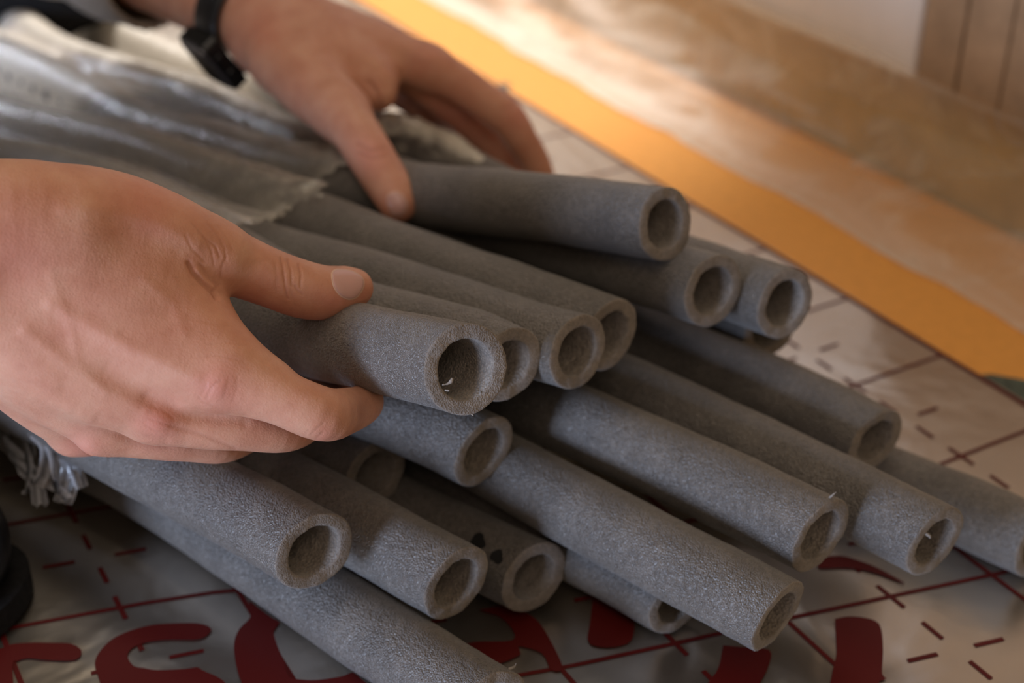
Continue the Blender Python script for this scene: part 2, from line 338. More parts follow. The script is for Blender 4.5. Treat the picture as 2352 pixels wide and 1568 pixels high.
LAB = {
'P1': 'short-ended grey foam pipe gripped between the thumb and fingers of the bare hand',
'P2': 'grey foam pipe whose open end peeks out directly behind the gripped pipe',
'P3': 'grey foam pipe ending second to the right behind the gripped pipe, same row',
'P4': 'dim grey foam pipe ending third behind the gripped pipe, half hidden by its neighbour',
'P5': 'topmost grey foam pipe, under the thumb of the hand with the watch',
'P6': 'grey foam pipe ending just below and right of the topmost pipe',
'P7': 'farthest back grey foam pipe, its end near the red edge of the foil',
'P8': 'brownish shaded foam pipe end just beneath the farthest back pipe',
'P9': 'grey foam pipe ending obliquely at the right, above the long pipe with a torn lip',
'P10': 'long grey foam pipe on the right with a foam crumb inside its torn lip',
'P11': 'grey foam pipe lying on the foil and running out at the right picture edge',
'P12': 'long grey foam pipe with a small foam barb standing on top of its end',
'P13': 'long grey foam pipe lowest of the right-hand group, its frayed end over red lettering',
'P14': 'mostly hidden foam pipe on the foil beneath the lowest long right-hand pipe',
'P15': 'grey foam pipe ending directly below the gripped pipe',
'P16': 'very dark shaded foam pipe end close to the knuckles of the gripping hand',
'P17': 'bluish lit foam pipe ending nearest the bottom left, under the curled little fingers',
'P18': 'foam pipe with a bright bluish patch, in the lower middle of the pile',
'P19': 'foam pipe lying lowest on the foil and running off the bottom picture edge',
'P20': 'shaded foam pipe on the foil with two black marks near its end'}
CUT = {'P1': (-.26, .05), 'P15': (-.28, 0), 'P5': (-.08, .02), 'P6': (-.08, 0), 'P7': (-.05, 0), 'P3': (-.12, .02), 'P4': (-.10, 0)}
def make_pipe(key, pts, idx):
    pts = [np.array(p) for p in pts]
    d = pts[-1]-pts[-2]; d /= np.linalg.norm(d)
    d[2] = -max(0, pts[-1][2]-RO-.001)/.5
    pts = pts+[pts[-1]+d*.5]
    A = spline(pts, .004)
    # finer stations near the cut end
    seg = np.r_[0, np.cumsum(np.linalg.norm(np.diff(A, axis=0), axis=1))]
    fine = np.r_[np.arange(10)*.0012, .012+np.arange(17)*.004, np.arange(.08, seg[-1]-.004, .012), seg[-1]]
    A = np.stack([np.interp(fine, seg, A[:, k]) for k in range(3)], 1)
    T = np.gradient(A, axis=0); T /= np.linalg.norm(T, axis=1)[:, None]
    up = np.array([0, 0, 1.]); rnd = random.Random(idx*7+1); ph = rnd.uniform(0, 6.28)
    tilt = (rnd.uniform(-.24, -.15), rnd.uniform(-.05, .05)); tilt = CUT.get(key, tilt); oval = rnd.uniform(.0, .03)
    NA = 72; V = []; F = []; MI = []
    ang = np.arange(NA)/NA*2*math.pi
    def ring(i, r, push=0.0, jag=0.0, wall=0):
        s_ = np.cross(T[i], up); s_ /= np.linalg.norm(s_); u_ = np.cross(s_, T[i])
        for a in ang:
            rr = r*(1+oval*math.cos(2*(a-ph)))
            q = A[i]+s_*math.cos(a)*rr+u_*math.sin(a)*rr
            n = noise.noise(Vector(q*38)+Vector((idx, 0, 0)))*.0006+noise.noise(Vector(q*160))*.00018
            q = q+(s_*math.cos(a)+u_*math.sin(a))*n
            cut = (tilt[0]*math.cos(a)+tilt[1]*math.sin(a))*r+noise.noise(Vector((math.cos(a)*2.2, math.sin(a)*2.2, idx*3.1)))*.0008
            if jag: cut += noise.noise(Vector((math.cos(a)*r*900, math.sin(a)*r*900, idx)))*jag
            f = max(0.0, 1-fine[i]/.02)
            q = q+T[i]*(cut*f-push); V.append(tuple(q))
    n = len(A)
    for i in range(n-1, -1, -1): ring(i, RO, 0, .0005 if i == 0 else 0)   # outside, far to near
    # rounded shoulder and cut face
    for r, push, jag in ((RO-.00035, .0003, .00035), (RO-.0011, .0005, .0003), (RO-.0025, .0005, .0003), ((RO+RI)/2, .0005, .00035), (RI+.0014, .0005, .0003), (RI+.0004, .0003, .0004)):
        ring(0, r, push, jag)
    nin = min(n, 34)
    for i in range(0, nin): ring(i, RI, 0, .0005 if i == 0 else 0)
    tot = len(V)//NA
    for k in range(tot-1):
        for a in range(NA):
            b = (a+1) % NA
            F.append((k*NA+a, k*NA+b, (k+1)*NA+b, (k+1)*NA+a)); MI.append(0 if k < n-1 else (1 if k < n+6 else 2))
    # deep plug disc inside so the bore ends dark but closed
    V.append(tuple(A[nin-1])); c = len(V)-1
    for a in range(NA): F.append(((tot-1)*NA+a, (tot-1)*NA+(a+1) % NA, c)); MI.append(2)
    V.append(tuple(A[n-1])); c = len(V)-1
    for a in range(NA): F.append((a, c, (a+1) % NA)); MI.append(1)
    root = np.array(A[0])
    V = [(x-root[0], y-root[1], z-root[2]) for x, y, z in V]
    o = mesh_obj('foam_pipe', V, F, [M_foam, M_cut, M_bore]); o.location = root
    o.data.polygons.foreach_set('material_index', MI)
    bm = bmesh.new(); bm.from_mesh(o.data); bmesh.ops.recalc_face_normals(bm, faces=bm.faces); bm.to_mesh(o.data); bm.free()
    tag(o, LAB[key], 'foam pipe'); o['group'] = 'grey foam pipes piled on the foil'
    return o, A, T
PO = {}
for i, (k, pts) in enumerate(PIPES.items()): PO[k] = make_pipe(k, pts, i+1)

M_thread = simple('pale_foam_thread', (.30, .265, .24), .7)
def shred(key, name, ang, rr, pts, rad):
    # little foam barbs left by the knife: (along axis out, radial, sideways) offsets from the lip
    o, A, T = PO[key]; up = np.array([0, 0, 1.]); s_ = np.cross(T[0], up); s_ /= np.linalg.norm(s_); u_ = np.cross(s_, T[0])
    a = math.radians(ang); rd = s_*math.cos(a)+u_*math.sin(a); sd_ = -s_*math.sin(a)+u_*math.cos(a)
    base = A[0]+rd*rr
    path = spline([base-T[0]*x+rd*y+sd_*z for x, y, z in pts], .0004)
    V = []; F = []; n = len(path); K = 8
    Tn = np.gradient(path, axis=0); Tn /= np.linalg.norm(Tn, axis=1)[:, None]
    for i in range(n):
        q = np.cross(Tn[i], [.3, .2, 1]); q /= np.linalg.norm(q); w_ = np.cross(q, Tn[i]); t = i/(n-1)
        r = np.interp(t, np.linspace(0, 1, len(rad)), rad)
        for k in range(K): V.append(tuple(path[i]+(q*math.cos(k*6.2832/K)+w_*math.sin(k*6.2832/K))*r-np.array(o.location)))
    for i in range(n-1):
        for k in range(K): F.append((i*K+k, i*K+(k+1) % K, (i+1)*K+(k+1) % K, (i+1)*K+k))
    F.append(tuple(range(K))[::-1]); F.append(tuple((n-1)*K+k for k in range(K)))
    mesh_obj(name, V, F, M_thread, o)
shred('P1', 'foam_shred', 188, RI+.0004, [(0, 0, 0), (.0005, -.002, .0006), (.001, -.0038, .0004), (.001, -.005, -.0006)], [.0003, .0003, .0005, .0009, .0005])
shred('P1', 'foam_shred', 200, RI+.0004, [(0, 0, 0), (.0012, -.0006, .0006), (.002, -.0004, .0002)], [.0004, .0004, .0002])
shred('P1', 'foam_shred', 265, RO, [(-.001, -.0003, 0), (.0006, .0008, 0), (.0012, .0014, .0002)], [.0007, .0005, .0002])
shred('P12', 'foam_shred', 75, RO, [(-.001, -.0003, 0), (.0003, .002, 0), (.0012, .004, -.0012)], [.0007, .0005, .0001])
shred('P19', 'foam_shred', 40, RO, [(-.001, -.0003, 0), (.0006, .0018, 0), (.0012, .0036, .0012)], [.0009, .0006, .0001])
shred('P10', 'foam_shred', 135, RI, [(-.001, .0003, 0), (.0006, -.0014, 0), (.0008, -.0022, .0006)], [.0008, .0008, .0006])
# two black marks on the shaded pipe
M_black = simple('black_mark', (.006, .006, .006), .6)
def mark(key, u, v, r):
    o, A, T = PO[key]; bv = BVHTree.FromObject(o, bpy.context.evaluated_depsgraph_get())
    V = []; F = []; N = 14
    def hit(uu, vv):
        d = Vector(ray(uu, vv)); d.normalize(); loc, nrm, i, dd = bv.ray_cast(Vector((0, 0, CAMH))-o.location, d)
        return None if loc is None else loc+nrm*.0003
    c = hit(u, v)
    if c is None: return
    V.append(tuple(c))
    for k in range(N):
        a = k/N*2*math.pi; rr = r*(1+.14*math.sin(3*a+u)+.06*math.sin(5*a)); h = hit(u+rr*math.cos(a), v+rr*1.1*math.sin(a))
        V.append(tuple(h if h is not None else c))
    mesh_obj('black_mark', V, [(0, k+1, (k+1) % N+1) for k in range(N)], M_black, o)
bpy.context.view_layer.update()
mark('P20', 1099, 1243, 17); mark('P20', 1142, 1278, 15)
# ------------------------------------------------------------------ hands: blended tapered volumes, meshed as one skin
class Field:
    def __init__(s, lo, hi, vox):
        s.lo = np.array(lo); s.v = vox; s.n = np.ceil((np.array(hi)-s.lo)/vox).astype(int)+1
        s.F = np.full(s.n, .02, np.float32)
    def block(s, lo, hi):
        a = np.clip(np.floor((lo-s.lo)/s.v).astype(int), 0, s.n-1); b = np.clip(np.ceil((hi-s.lo)/s.v).astype(int)+1, 1, s.n)
        sl = tuple(slice(i, j) for i, j in zip(a, b))
        g = [(s.lo[k]+s.v*np.arange(a[k], b[k])).astype(np.float32) for k in range(3)]
        return sl, np.meshgrid(*g, indexing='ij', sparse=True)
    def capsule(s, p, q, ra, rb, k, flat=None, margin=.012):
        p = np.asarray(p, float); q = np.asarray(q, float); m = max(ra, rb)+margin
        sl, (X, Y, Z) = s.block(np.minimum(p, q)-m, np.maximum(p, q)+m)
        if 0 in s.F[sl].shape: return
        d = q-p; L2 = max(d@d, 1e-12)
        t = ((X-p[0])*d[0]+(Y-p[1])*d[1]+(Z-p[2])*d[2])/L2; np.clip(t, 0, 1, out=t)
        x = X-p[0]-t*d[0]; y = Y-p[1]-t*d[1]; z = Z-p[2]-t*d[2]
        r2 = x*x+y*y+z*z
        if flat is not None:
            n, f = flat; n = np.asarray(n)/np.linalg.norm(n); w_ = x*n[0]+y*n[1]+z*n[2]; r2 = r2+(1/(f*f)-1)*w_*w_
        D = np.sqrt(r2)-(ra+(rb-ra)*t)
        s.union(sl, D.astype(np.float32), k)
    def union(s, sl, D, k):
        A = s.F[sl]
        if k <= 0: s.F[sl] = np.minimum(A, D); return
        h = np.maximum(k-np.abs(A-D), 0)/k; s.F[sl] = np.minimum(A, D)-h*h*k*.25
    def chain(s, pts, k, flat=None, step=.004):
        S = spline(pts, step); m = S[:, 3].max()+.012
        sl, _ = s.block(S[:, :3].min(0)-m, S[:, :3].max(0)+m)
        keep = s.F; s.F = np.full(s.n, .02, np.float32)
        for a, b in zip(S[:-1], S[1:]): s.capsule(a[:3], b[:3], a[3], b[3], 0, flat)
        D = s.F[sl].copy(); s.F = keep; s.union(sl, D, k)
    def blur(s, n):
        F = s.F
        for _ in range(n):
            for ax in range(3):
                a = [slice(None)]*3; b = [slice(None)]*3; c = [slice(None)]*3
                a[ax] = slice(0, -2); b[ax] = slice(1, -1); c[ax] = slice(2, None)
                G = F.copy(); G[tuple(b)] = .5*F[tuple(b)]+.25*(F[tuple(a)]+F[tuple(c)]); F = G
        s.F = F
    def merge(s, G, k): s.union(tuple(slice(0, i) for i in s.n), G.F, k)
    def mesh(s):
        import openvdb
        g = openvdb.FloatGrid(.02); g.copyFromArray(s.F); g.transform = openvdb.createLinearTransform(voxelSize=s.v)
        p, q = g.convertToQuads(isovalue=0.0); return p.astype(float)+s.lo, q[:, ::-1]
def vnormals(V, Q):
    n = np.cross(V[Q[:, 2]]-V[Q[:, 0]], V[Q[:, 3]]-V[Q[:, 1]]); N = np.zeros_like(V)
    for k in range(4): np.add.at(N, Q[:, k], n)
    return N/np.maximum(np.linalg.norm(N, axis=1), 1e-12)[:, None]
def relax(V, Q, it, lam=.5):
    a = np.concatenate([Q[:, k] for k in range(4)]); b = np.concatenate([Q[:, (k+1) % 4] for k in range(4)])
    cnt = np.bincount(a, minlength=len(V))+np.bincount(b, minlength=len(V))
    for _ in range(it):
        for l in (lam, -lam*1.02):
            S = np.stack([np.bincount(a, V[b, k], len(V))+np.bincount(b, V[a, k], len(V)) for k in range(3)], 1)/np.maximum(cnt, 1)[:, None]
            V = V+l*(S-V)
    return V
def pd_(U, W, pl):                   # pixel distance to a polyline
    best = np.full(U.shape, 1e9)
    for (x0, y0), (x1, y1) in zip(pl[:-1], pl[1:]):
        dx, dy = x1-x0, y1-y0; L2 = dx*dx+dy*dy+1e-9
        t = np.clip(((U-x0)*dx+(W-y0)*dy)/L2, 0, 1); best = np.minimum(best, np.hypot(U-x0-t*dx, W-y0-t*dy))
    return best

def skin_mat():
    m, nt, b, o = mat('skin'); g = geo(nt)
    n1 = noise_tex(nt, g, 55, 4, .6); n2 = noise_tex(nt, g, 260, 3, .6); n3 = noise_tex(nt, g, 1500, 2, .6)
    c = ramp(nt, n1, [(.25, (.52, .228, .145)), (.5, (.605, .295, .195)), (.75, (.665, .36, .245))])
    red = nd(nt, 'ShaderNodeAttribute', attribute_name='red').outputs['Fac']
    m1 = nd(nt, 'ShaderNodeMixRGB'); m1.inputs[2].default_value = (.62, .215, .165, 1)
    nt.links.new(red, m1.inputs[0]); nt.links.new(c, m1.inputs[1])
    dk = nd(nt, 'ShaderNodeAttribute', attribute_name='pore').outputs['Fac']
    v = nd(nt, 'ShaderNodeTexVoronoi'); v.inputs['Scale'].default_value = 420; nt.links.new(g, v.inputs['Vector'])
    f = nd(nt, 'ShaderNodeMapRange'); f.inputs['From Min'].default_value = .22; f.inputs['From Max'].default_value = .02; f.inputs['To Max'].default_value = .6
    nt.links.new(v.outputs['Distance'], f.inputs['Value'])
    mu = nd(nt, 'ShaderNodeMath', operation='MULTIPLY'); nt.links.new(f.outputs[0], mu.inputs[0]); nt.links.new(dk, mu.inputs[1])
    m2 = nd(nt, 'ShaderNodeMixRGB'); m2.inputs[2].default_value = (.27, .12, .075, 1)
    nt.links.new(mu.outputs[0], m2.inputs[0]); nt.links.new(m1.outputs[0], m2.inputs[1])
    cr = nd(nt, 'ShaderNodeAttribute', attribute_name='crease').outputs['Fac']
    m3 = nd(nt, 'ShaderNodeMixRGB'); m3.inputs[2].default_value = (.40, .16, .105, 1)
    nt.links.new(cr, m3.inputs[0]); nt.links.new(m2.outputs[0], m3.inputs[1])
    nt.links.new(m3.outputs[0], b.inputs['Base Color'])
    b.inputs['Roughness'].default_value = .5; b.inputs['Specular IOR Level'].default_value = .4
    b.inputs['Subsurface Weight'].default_value = .22; b.inputs['Subsurface Radius'].default_value = (1, .35, .2)
    b.inputs['Subsurface Scale'].default_value = .004
    v3 = nd(nt, 'ShaderNodeTexVoronoi'); v3.inputs['Scale'].default_value = 900; nt.links.new(g, v3.inputs['Vector'])
    nb = bump(nt, n2, .35, .0006); nb = bump(nt, v3.outputs['Distance'], .22, .0003, nb); nb = bump(nt, n3, .25, .00025, nb)
    nt.links.new(nb, b.inputs['Normal']); return m
M_skin = skin_mat()
M_nail, _nt, _b, _o = mat('nail'); _b.inputs['Base Color'].default_value = (.62, .36, .325, 1); _b.inputs['Roughness'].default_value = .28
_b.inputs['Subsurface Weight'].default_value = .15; _b.inputs['Subsurface Scale'].default_value = .002
M_rim = simple('nail_rim', (.70, .46, .35), .45)

def finish_hand(name, fld, feats, reds, pores, view_ok=True, it=2):
    V, Q = fld.mesh(); V = relax(V, Q, it); N = vnormals(V, Q)
    ctr = V.mean(0)
    if ((V-ctr)*N).sum() < 0: Q = Q[:, ::-1]; N = -N
    U, W, D = project(V); cam_ = np.array([0, 0, CAMH]); view = cam_-V; view /= np.linalg.norm(view, axis=1)[:, None]
    face = np.clip(((view*N).sum(1)+.05)*4, 0, 1)
    off = np.zeros(len(V)); crs = np.zeros(len(V))
    for pl, wd, amp in feats:        # px width, metres (negative = groove)
        m = (U > min(p[0] for p in pl)-4*wd) & (U < max(p[0] for p in pl)+4*wd) & (W > min(p[1] for p in pl)-4*wd) & (W < max(p[1] for p in pl)+4*wd)
        e = np.exp(-(pd_(U[m], W[m], pl)/wd)**2)*face[m]; off[m] += e*amp
        if amp < 0 and wd < 8: crs[m] = np.maximum(crs[m], e*min(1, -amp/.0006)*.5)
    V = V+N*off[:, None]
    rd = np.zeros(len(V)); po = np.zeros(len(V))
    for (x, y, r, a) in reds: rd = np.maximum(rd, a*np.exp(-((U-x)**2+(W-y)**2)/r**2))
    for (x, y, r, a) in pores: po = np.maximum(po, a*np.exp(-((U-x)**2+(W-y)**2)/r**2))
    o = mesh_obj(name, V, Q, M_skin); add_attr(o.data, 'red', rd*face); add_attr(o.data, 'pore', po*face); add_attr(o.data, 'crease', crs)
    return o
def nail(hand, outline, inner=None, lift=.0006):
    # outline: picture points round the nail plate, cast onto the skin of the thumb, then lifted into a shallow shell
    bv = BVHTree.FromObject(hand, bpy.context.evaluated_depsgraph_get()); O = Vector((0, 0, CAMH))
    pl = np.array(outline, float); c = pl.mean(0)
    cl = spline(np.vstack([np.c_[pl, np.zeros(len(pl))], np.r_[pl[0], 0]]), 3)[:-1, :2]
    n = len(cl)
    def cast(p, lf):
        for k in range(12):
            q = c+(p-c)*(1-.03*k); r = Vector(ray(*q)); r.normalize(); loc, nn, _, _ = bv.ray_cast(O, r)
            if loc is not None: return np.array(loc+nn*lf), np.array(nn)
        return None
    def shell(name, rs, m):
        V = []; F = []; h = cast(c, rs[0][1]); V.append(h[0])
        for t, lf in rs[1:]:
            for p in cl: V.append(cast(c+(p-c)*t, lf)[0])
        for k in range(n): F.append((0, 1+k, 1+(k+1) % n))
        for r in range(len(rs)-2):
            for k in range(n): F.append((1+r*n+k, 1+(r+1)*n+k, 1+(r+1)*n+(k+1) % n, 1+r*n+(k+1) % n))
        V = np.array(V)
        # smooth rings so that skin relief does not print through
        R = V[1:].reshape(len(rs)-1, n, 3)
        for _ in range(4): R[:] = .5*R+.25*np.roll(R, 1, 1)+.25*np.roll(R, -1, 1)
        V[1:] = R.reshape(-1, 3)
        o = mesh_obj(name, V, F, m); o.parent = hand; o.matrix_parent_inverse = hand.matrix_world.inverted(); return o
    shell('nail', [(0, lift), (.25, lift), (.5, lift), (.72, lift), (.88, lift*.85), (.96, lift*.6), (1.0, -.0002)], M_nail)
    shell('nail_edge', [(0, -.0006), (.8, -.0006), (.95, .0002), (1.0, .00028), (1.035, .0002), (1.07, -.0004)], M_rim)

person = thing('person', (-.55, .85, 0))
tag(person, 'person crouching beyond the left edge, both bare hands sorting the foam pipes', 'person')
bpy.context.view_layer.update()

def C4(u, v, d, r): p = P(u, v, d); return (p[0], p[1], p[2], r)
# ---- near hand (back of the hand to the camera, thumb on top of the gripped pipe)
def near_hand(vox=.00068):
    J = lambda *a: C4(*a)
    f = Field((-.270, .40, .085), (-.045, .70, .325), vox)
    # arm and carpus
    f.chain([J(-700, 470, .60, .036), J(-420, 540, .575, .031), J(-160, 610, .565, .0275)], .012)
    f.chain([J(-220, 545, .555, .026), J(-20, 500, .562, .0235), J(150, 505, .572, .0190)], .012)
    f.chain([J(-200, 680, .585, .024), J(-10, 712, .590, .0225), J(110, 805, .598, .0180)], .012)
    f.chain([J(-240, 610, .575, .027), J(-60, 600, .580, .0260), J(120, 600, .585, .0235), J(260, 640, .592, .0200)], .018)
    # metacarpals
    f.chain([J(-20, 620, .580, .0235), J(230, 745, .590, .0205), J(490, 858, .596, .0150)], .010)
    f.chain([J(-30, 680, .580, .0225), J(170, 850, .592, .0185), J(365, 942, .603, .0135)], .010)
    f.chain([J(-40, 730, .590, .0205), J(110, 880, .605, .0160), J(240, 975, .618, .0122)], .010)
    f.chain([J(-40, 780, .605, .0180), J(80, 900, .622, .0150), J(172, 985, .640, .0110)], .010)
    # thumb metacarpal and the muscle of the first web
    f.chain([J(100, 500, .575, .0205), J(240, 497, .585, .0195), J(370, 535, .598, .0180), J(492, 585, .612, .0152)], .010)
    f.chain([J(120, 620, .585, .022), J(330, 665, .597, .0200), J(440, 745, .605, .0165)], .012)
    f.chain([J(385, 628, .606, .0150), J(432, 655, .612, .0105)], .010)
    f.chain([J(440, 760, .603, .0165), J(545, 838, .600, .0135), J(610, 880, .603, .0118)], .010)
    G = Field(f.lo, f.lo+f.v*(f.n-1), vox); G.n = f.n; G.F = np.full(f.n, .02, np.float32)
    # fingers
    G.chain([J(470, 868, .598, .0135), J(560, 888, .598, .0122), J(640, 912, .600, .0116), J(738, 950, .607, .0117), J(790, 945, .624, .0104), J(836, 926, .642, .0088), J(828, 900, .666, .0082), J(802, 884, .688, .0074)], .003)
    G.chain([J(350, 950, .605, .0125), J(470, 972, .610, .0112), J(560, 978, .616, .0108), J(652, 983, .628, .0107), J(705, 965, .648, .0096), J(742, 930, .668, .0088), J(735, 895, .694, .0076)], .003)
    G.chain([J(235, 983, .620, .0115), J(350, 1000, .626, .0106), J(440, 1008, .634, .0102), J(512, 1012, .645, .0101), J(580, 985, .668, .0092), J(628, 940, .690, .0082), J(640, 890, .712, .0072)], .003)
    G.chain([J(168, 990, .642, .0108), J(270, 1000, .652, .0092), J(360, 1000, .664, .0088), J(440, 970, .684, .0082), J(500, 930, .700, .0072)], .003)
    # thumb
    T = Field(f.lo, f.lo+f.v*(f.n-1), vox); T.n = f.n; T.F = np.full(f.n, .02, np.float32)
    T.chain([J(470, 580, .612, .0155), J(545, 608, .621, .0140), J(620, 638, .629, .0130), J(690, 663, .637, .0131), J(745, 672, .645, .0124), J(788, 665, .652, .0110), J(812, 661, .656, .0092)], .004)
    f.blur(7); G.blur(2); T.blur(3)
    f.merge(G, .0055); f.merge(T, .0045)
    feats = [
      ([(433, 604), (445, 628), (466, 650), (488, 668), (497, 682)], 5.5, -.0011),
      ([(462, 610), (476, 632), (500, 655)], 5, -.0004),
      ([(452, 622), (470, 645), (488, 660)], 6, .0007),
      # thumb joint wrinkles
      ([(645, 592), (650, 615), (654, 650), (660, 685)], 2.6, -.00050), ([(661, 597), (668, 622), (670, 655)], 2.6, -.00045),
      ([(686, 607), (691, 630), (690, 660)], 2.6, -.00045), ([(676, 655), (684, 668), (694, 676)], 2.6, -.00035),
      ([(632, 600), (636, 640), (634, 672)], 3, -.00018), ([(668, 668), (676, 700)], 3, -.00015),
      # lines on the thumb root
      ([(455, 535), (475, 552), (495, 566), (505, 590)], 2.6, -.00028), ([(440, 512), (465, 540), (486, 575), (492, 610)], 2.6, -.00024),
      ([(475, 512), (500, 540), (516, 570), (520, 600)], 2.6, -.00022), ([(500, 520), (522, 548), (535, 575)], 2.6, -.00018),
      ([(425, 540), (440, 570), (470, 600)], 3, -.00020), ([(520, 590), (510, 612), (508, 640)], 3, -.0002),
      # knuckle of the index finger
      ([(507, 872), (490, 882), (480, 900), (474, 915)], 2.4, -.00030), ([(458, 915), (468, 900), (476, 884)], 2.4, -.0002),
      ([(525, 868), (520, 890), (512, 915)], 2.6, -.00016), ([(545, 865), (545, 892), (535, 920)], 2.6, -.00014), ([(450, 905), (470, 925), (500, 935)], 2.6, -.00014),
      ([(495, 893)], 22, .0), ([(498, 885), (499, 886)], 30, .0012), ([(362, 962), (363, 963)], 28, .0012), ([(205, 1028), (206, 1029)], 26, .0008),
      # middle knuckle
      ([(318, 935), (345, 930), (378, 945), (400, 962)], 2.4, -.0002), ([(335, 975), (360, 990), (395, 985), (415, 972)], 2.4, -.0002), ([(345, 960), (370, 968), (392, 978)], 2.2, -.0002),
      # grooves between the metacarpals and finger roots
      ([(540, 1030), (470, 1000), (418, 985), (395, 978)], 6, -.0003),
      ([(560, 968), (500, 962), (440, 955), (390, 938), (340, 915)], 16, -.0008), ([(380, 1014), (320, 1006), (270, 992), (225, 970)], 14, -.0007),
      ([(250, 850), (330, 900), (395, 925)], 26, -.0009), ([(150, 900), (230, 950), (290, 975)], 22, -.0008),
      # tendons
      ([(120, 700), (300, 800), (450, 870)], 20, .0009), ([(60, 760), (200, 870), (330, 940)], 18, .0007),
      ([(150, 480), (260, 480), (370, 520), (450, 555)], 20, .0006),
      # a vein
      ([(120, 640), (165, 760), (180, 830), (240, 900)], 13, .00028), ([(330, 640), (400, 700), (420, 760)], 14, .00025),
      # index middle joint creases
      ([(715, 998), (728, 985), (742, 972)], 2.6, -.00022), ([(728, 1006), (742, 992)], 2.6, -.0002), ([(700, 1000), (708, 988)], 2.6, -.00015),
      # fine lines across the back of the hand
      ([(455, 735), (500, 745), (560, 752)], 2.2, -.00012), ([(470, 790), (520, 785), (575, 795)], 2.2, -.00012), ([(440, 820), (500, 815), (560, 830)], 2.2, -.0001)]
    feats = [x for x in feats if len(x[0]) > 1]
    reds = [(300, 760, 260, .08), (500, 890, 55, .55), (365, 968, 55, .6), (190, 1030, 50, .5), (340, 470, 90, .35), (20, 600, 130, .35), (770, 690, 45, .4), (180, 740, 90, .2), (835, 680, 30, .4), (600, 700, 60, .3), (745, 1000, 30, .25)]
    pores = [(230, 560, 150, .9), (120, 480, 130, .6), (330, 620, 120, .6)]
    return finish_hand('hand', f, feats, reds, pores)
hand_near = attach(near_hand(), person)
tag(hand_near, 'near hand closed around the pipe, its back to the camera')
bpy.context.view_layer.update()
nail(hand_near, [(761, 625), (763, 645), (769, 663), (782, 679), (800, 687), (817, 684), (829, 670), (836, 654), (834, 640), (822, 629), (806, 622), (785, 619), (770, 619)])

# ---- far hand (reaching down over the pile, thumb towards the camera)
def far_hand(vox=.0010):
    J = lambda *a: C4(*a)
    f = Field((-.36, .70, .06), (.07, 1.24, .36), vox)
    fl = (P(700, 60, .80)-P(660, 140, 1.0))
    f.chain([J(120, -140, 1.12, .031), J(360, -46, 1.05, .0250), J(560, 38, .975, .0268), J(620, 68, .96, .0275)], .012)
    f.chain([J(610, 30, .962, .0250), J(655, 55, .955, .0260), J(740, 90, .950, .0225)], .014)
    f.chain([J(618, 92, .953, .0245), J(665, 124, .943, .0258), J(720, 160, .930, .0205)], .014)
    # metacarpals
    f.chain([J(680, 70, .950, .0215), J(830, 105, .945, .0190), J(985, 152, .945, .0148)], .012)
    f.chain([J(700, 60, .965, .0200), J(850, 100, .970, .0180), J(960, 165, .975, .0145)], .012)
    f.chain([J(700, 70, .985, .0180), J(840, 120, 1.00, .0160), J(930, 190, 1.005, .0130)], .012)
    # thumb metacarpal + web
    f.chain([J(650, 140, .930, .0215), J(722, 205, .905, .0210), J(792, 268, .885, .0168)], .012)
    f.chain([J(750, 130, .930, .0220), J(850, 180, .925, .0170), J(870, 215, .92, .0115)], .014)
    G = Field(f.lo, f.lo+f.v*(f.n-1), vox); G.n = f.n; G.F = np.full(f.n, .02, np.float32)
    G.chain([J(975, 152, .945, .0145), J(1040, 183, .948, .0134), J(1100, 222, .952, .0124), J(1162, 270, .958, .0126), J(1198, 322, .966, .0112), J(1226, 368, .975, .0105), J(1250, 425, .985, .0092)], .004)
    G.chain([J(955, 175, .968, .0150), J(1012, 220, .975, .0150), J(1068, 264, .985, .0145), J(1120, 312, .995, .0140), J(1166, 368, 1.00, .0125), J(1180, 420, 1.015, .008)], .004)
    G.chain([J(915, 195, .99, .0145), J(972, 232, 1.00, .0145), J(1030, 278, 1.01, .0140), J(1095, 335, 1.02, .0130), J(1115, 395, 1.045, .008)], .004)
    G.chain([J(900, 190, 1.02, .0112), J(950, 232, 1.045, .010), J(1000, 280, 1.07, .0095), J(1040, 335, 1.07, .0085)], .004)
    f.chain([J(690, 80, 1.0, .0165), J(820, 125, 1.02, .0145), J(905, 190, 1.025, .0115)], .012)
    T = Field(f.lo, f.lo+f.v*(f.n-1), vox); T.n = f.n; T.F = np.full(f.n, .02, np.float32)
    T.chain([J(778, 252, .884, .0165), J(816, 302, .866, .0148), J(850, 356, .853, .0143), J(882, 408, .844, .0136), J(906, 446, .838, .0130), J(914, 466, .836, .0117)], .004)
    f.blur(4)
    f.merge(G, .006); f.merge(T, .009)
    feats = [([(822, 330), (850, 345), (880, 340)], 5, -.0006), ([(826, 350), (852, 362), (885, 358)], 5, -.0005), ([(850, 190), (868, 215), (872, 245)], 7, -.0010),
             ([(1150, 250), (1185, 238)], 6, -.0004), ([(760, 40), (880, 90), (985, 130)], 16, .0009), ([(700, 60), (780, 150), (815, 240)], 18, .0008)]
    reds = [(850, 355, 40, .5), (985, 140, 45, .3), (905, 480, 45, .4), (1190, 270, 35, .4), (600, 70, 50, .3), (1030, 290, 80, .5)]
    return finish_hand('hand', f, feats, reds, [(700, 100, 120, .2)])
hand_far = attach(far_hand(), person)
tag(hand_far, 'far hand with spread fingers reaching over the pile')
bpy.context.view_layer.update()
nail(hand_far, [(888, 462), (890, 448), (904, 441), (922, 444), (932, 458), (935, 476), (926, 492), (908, 496), (894, 484)])
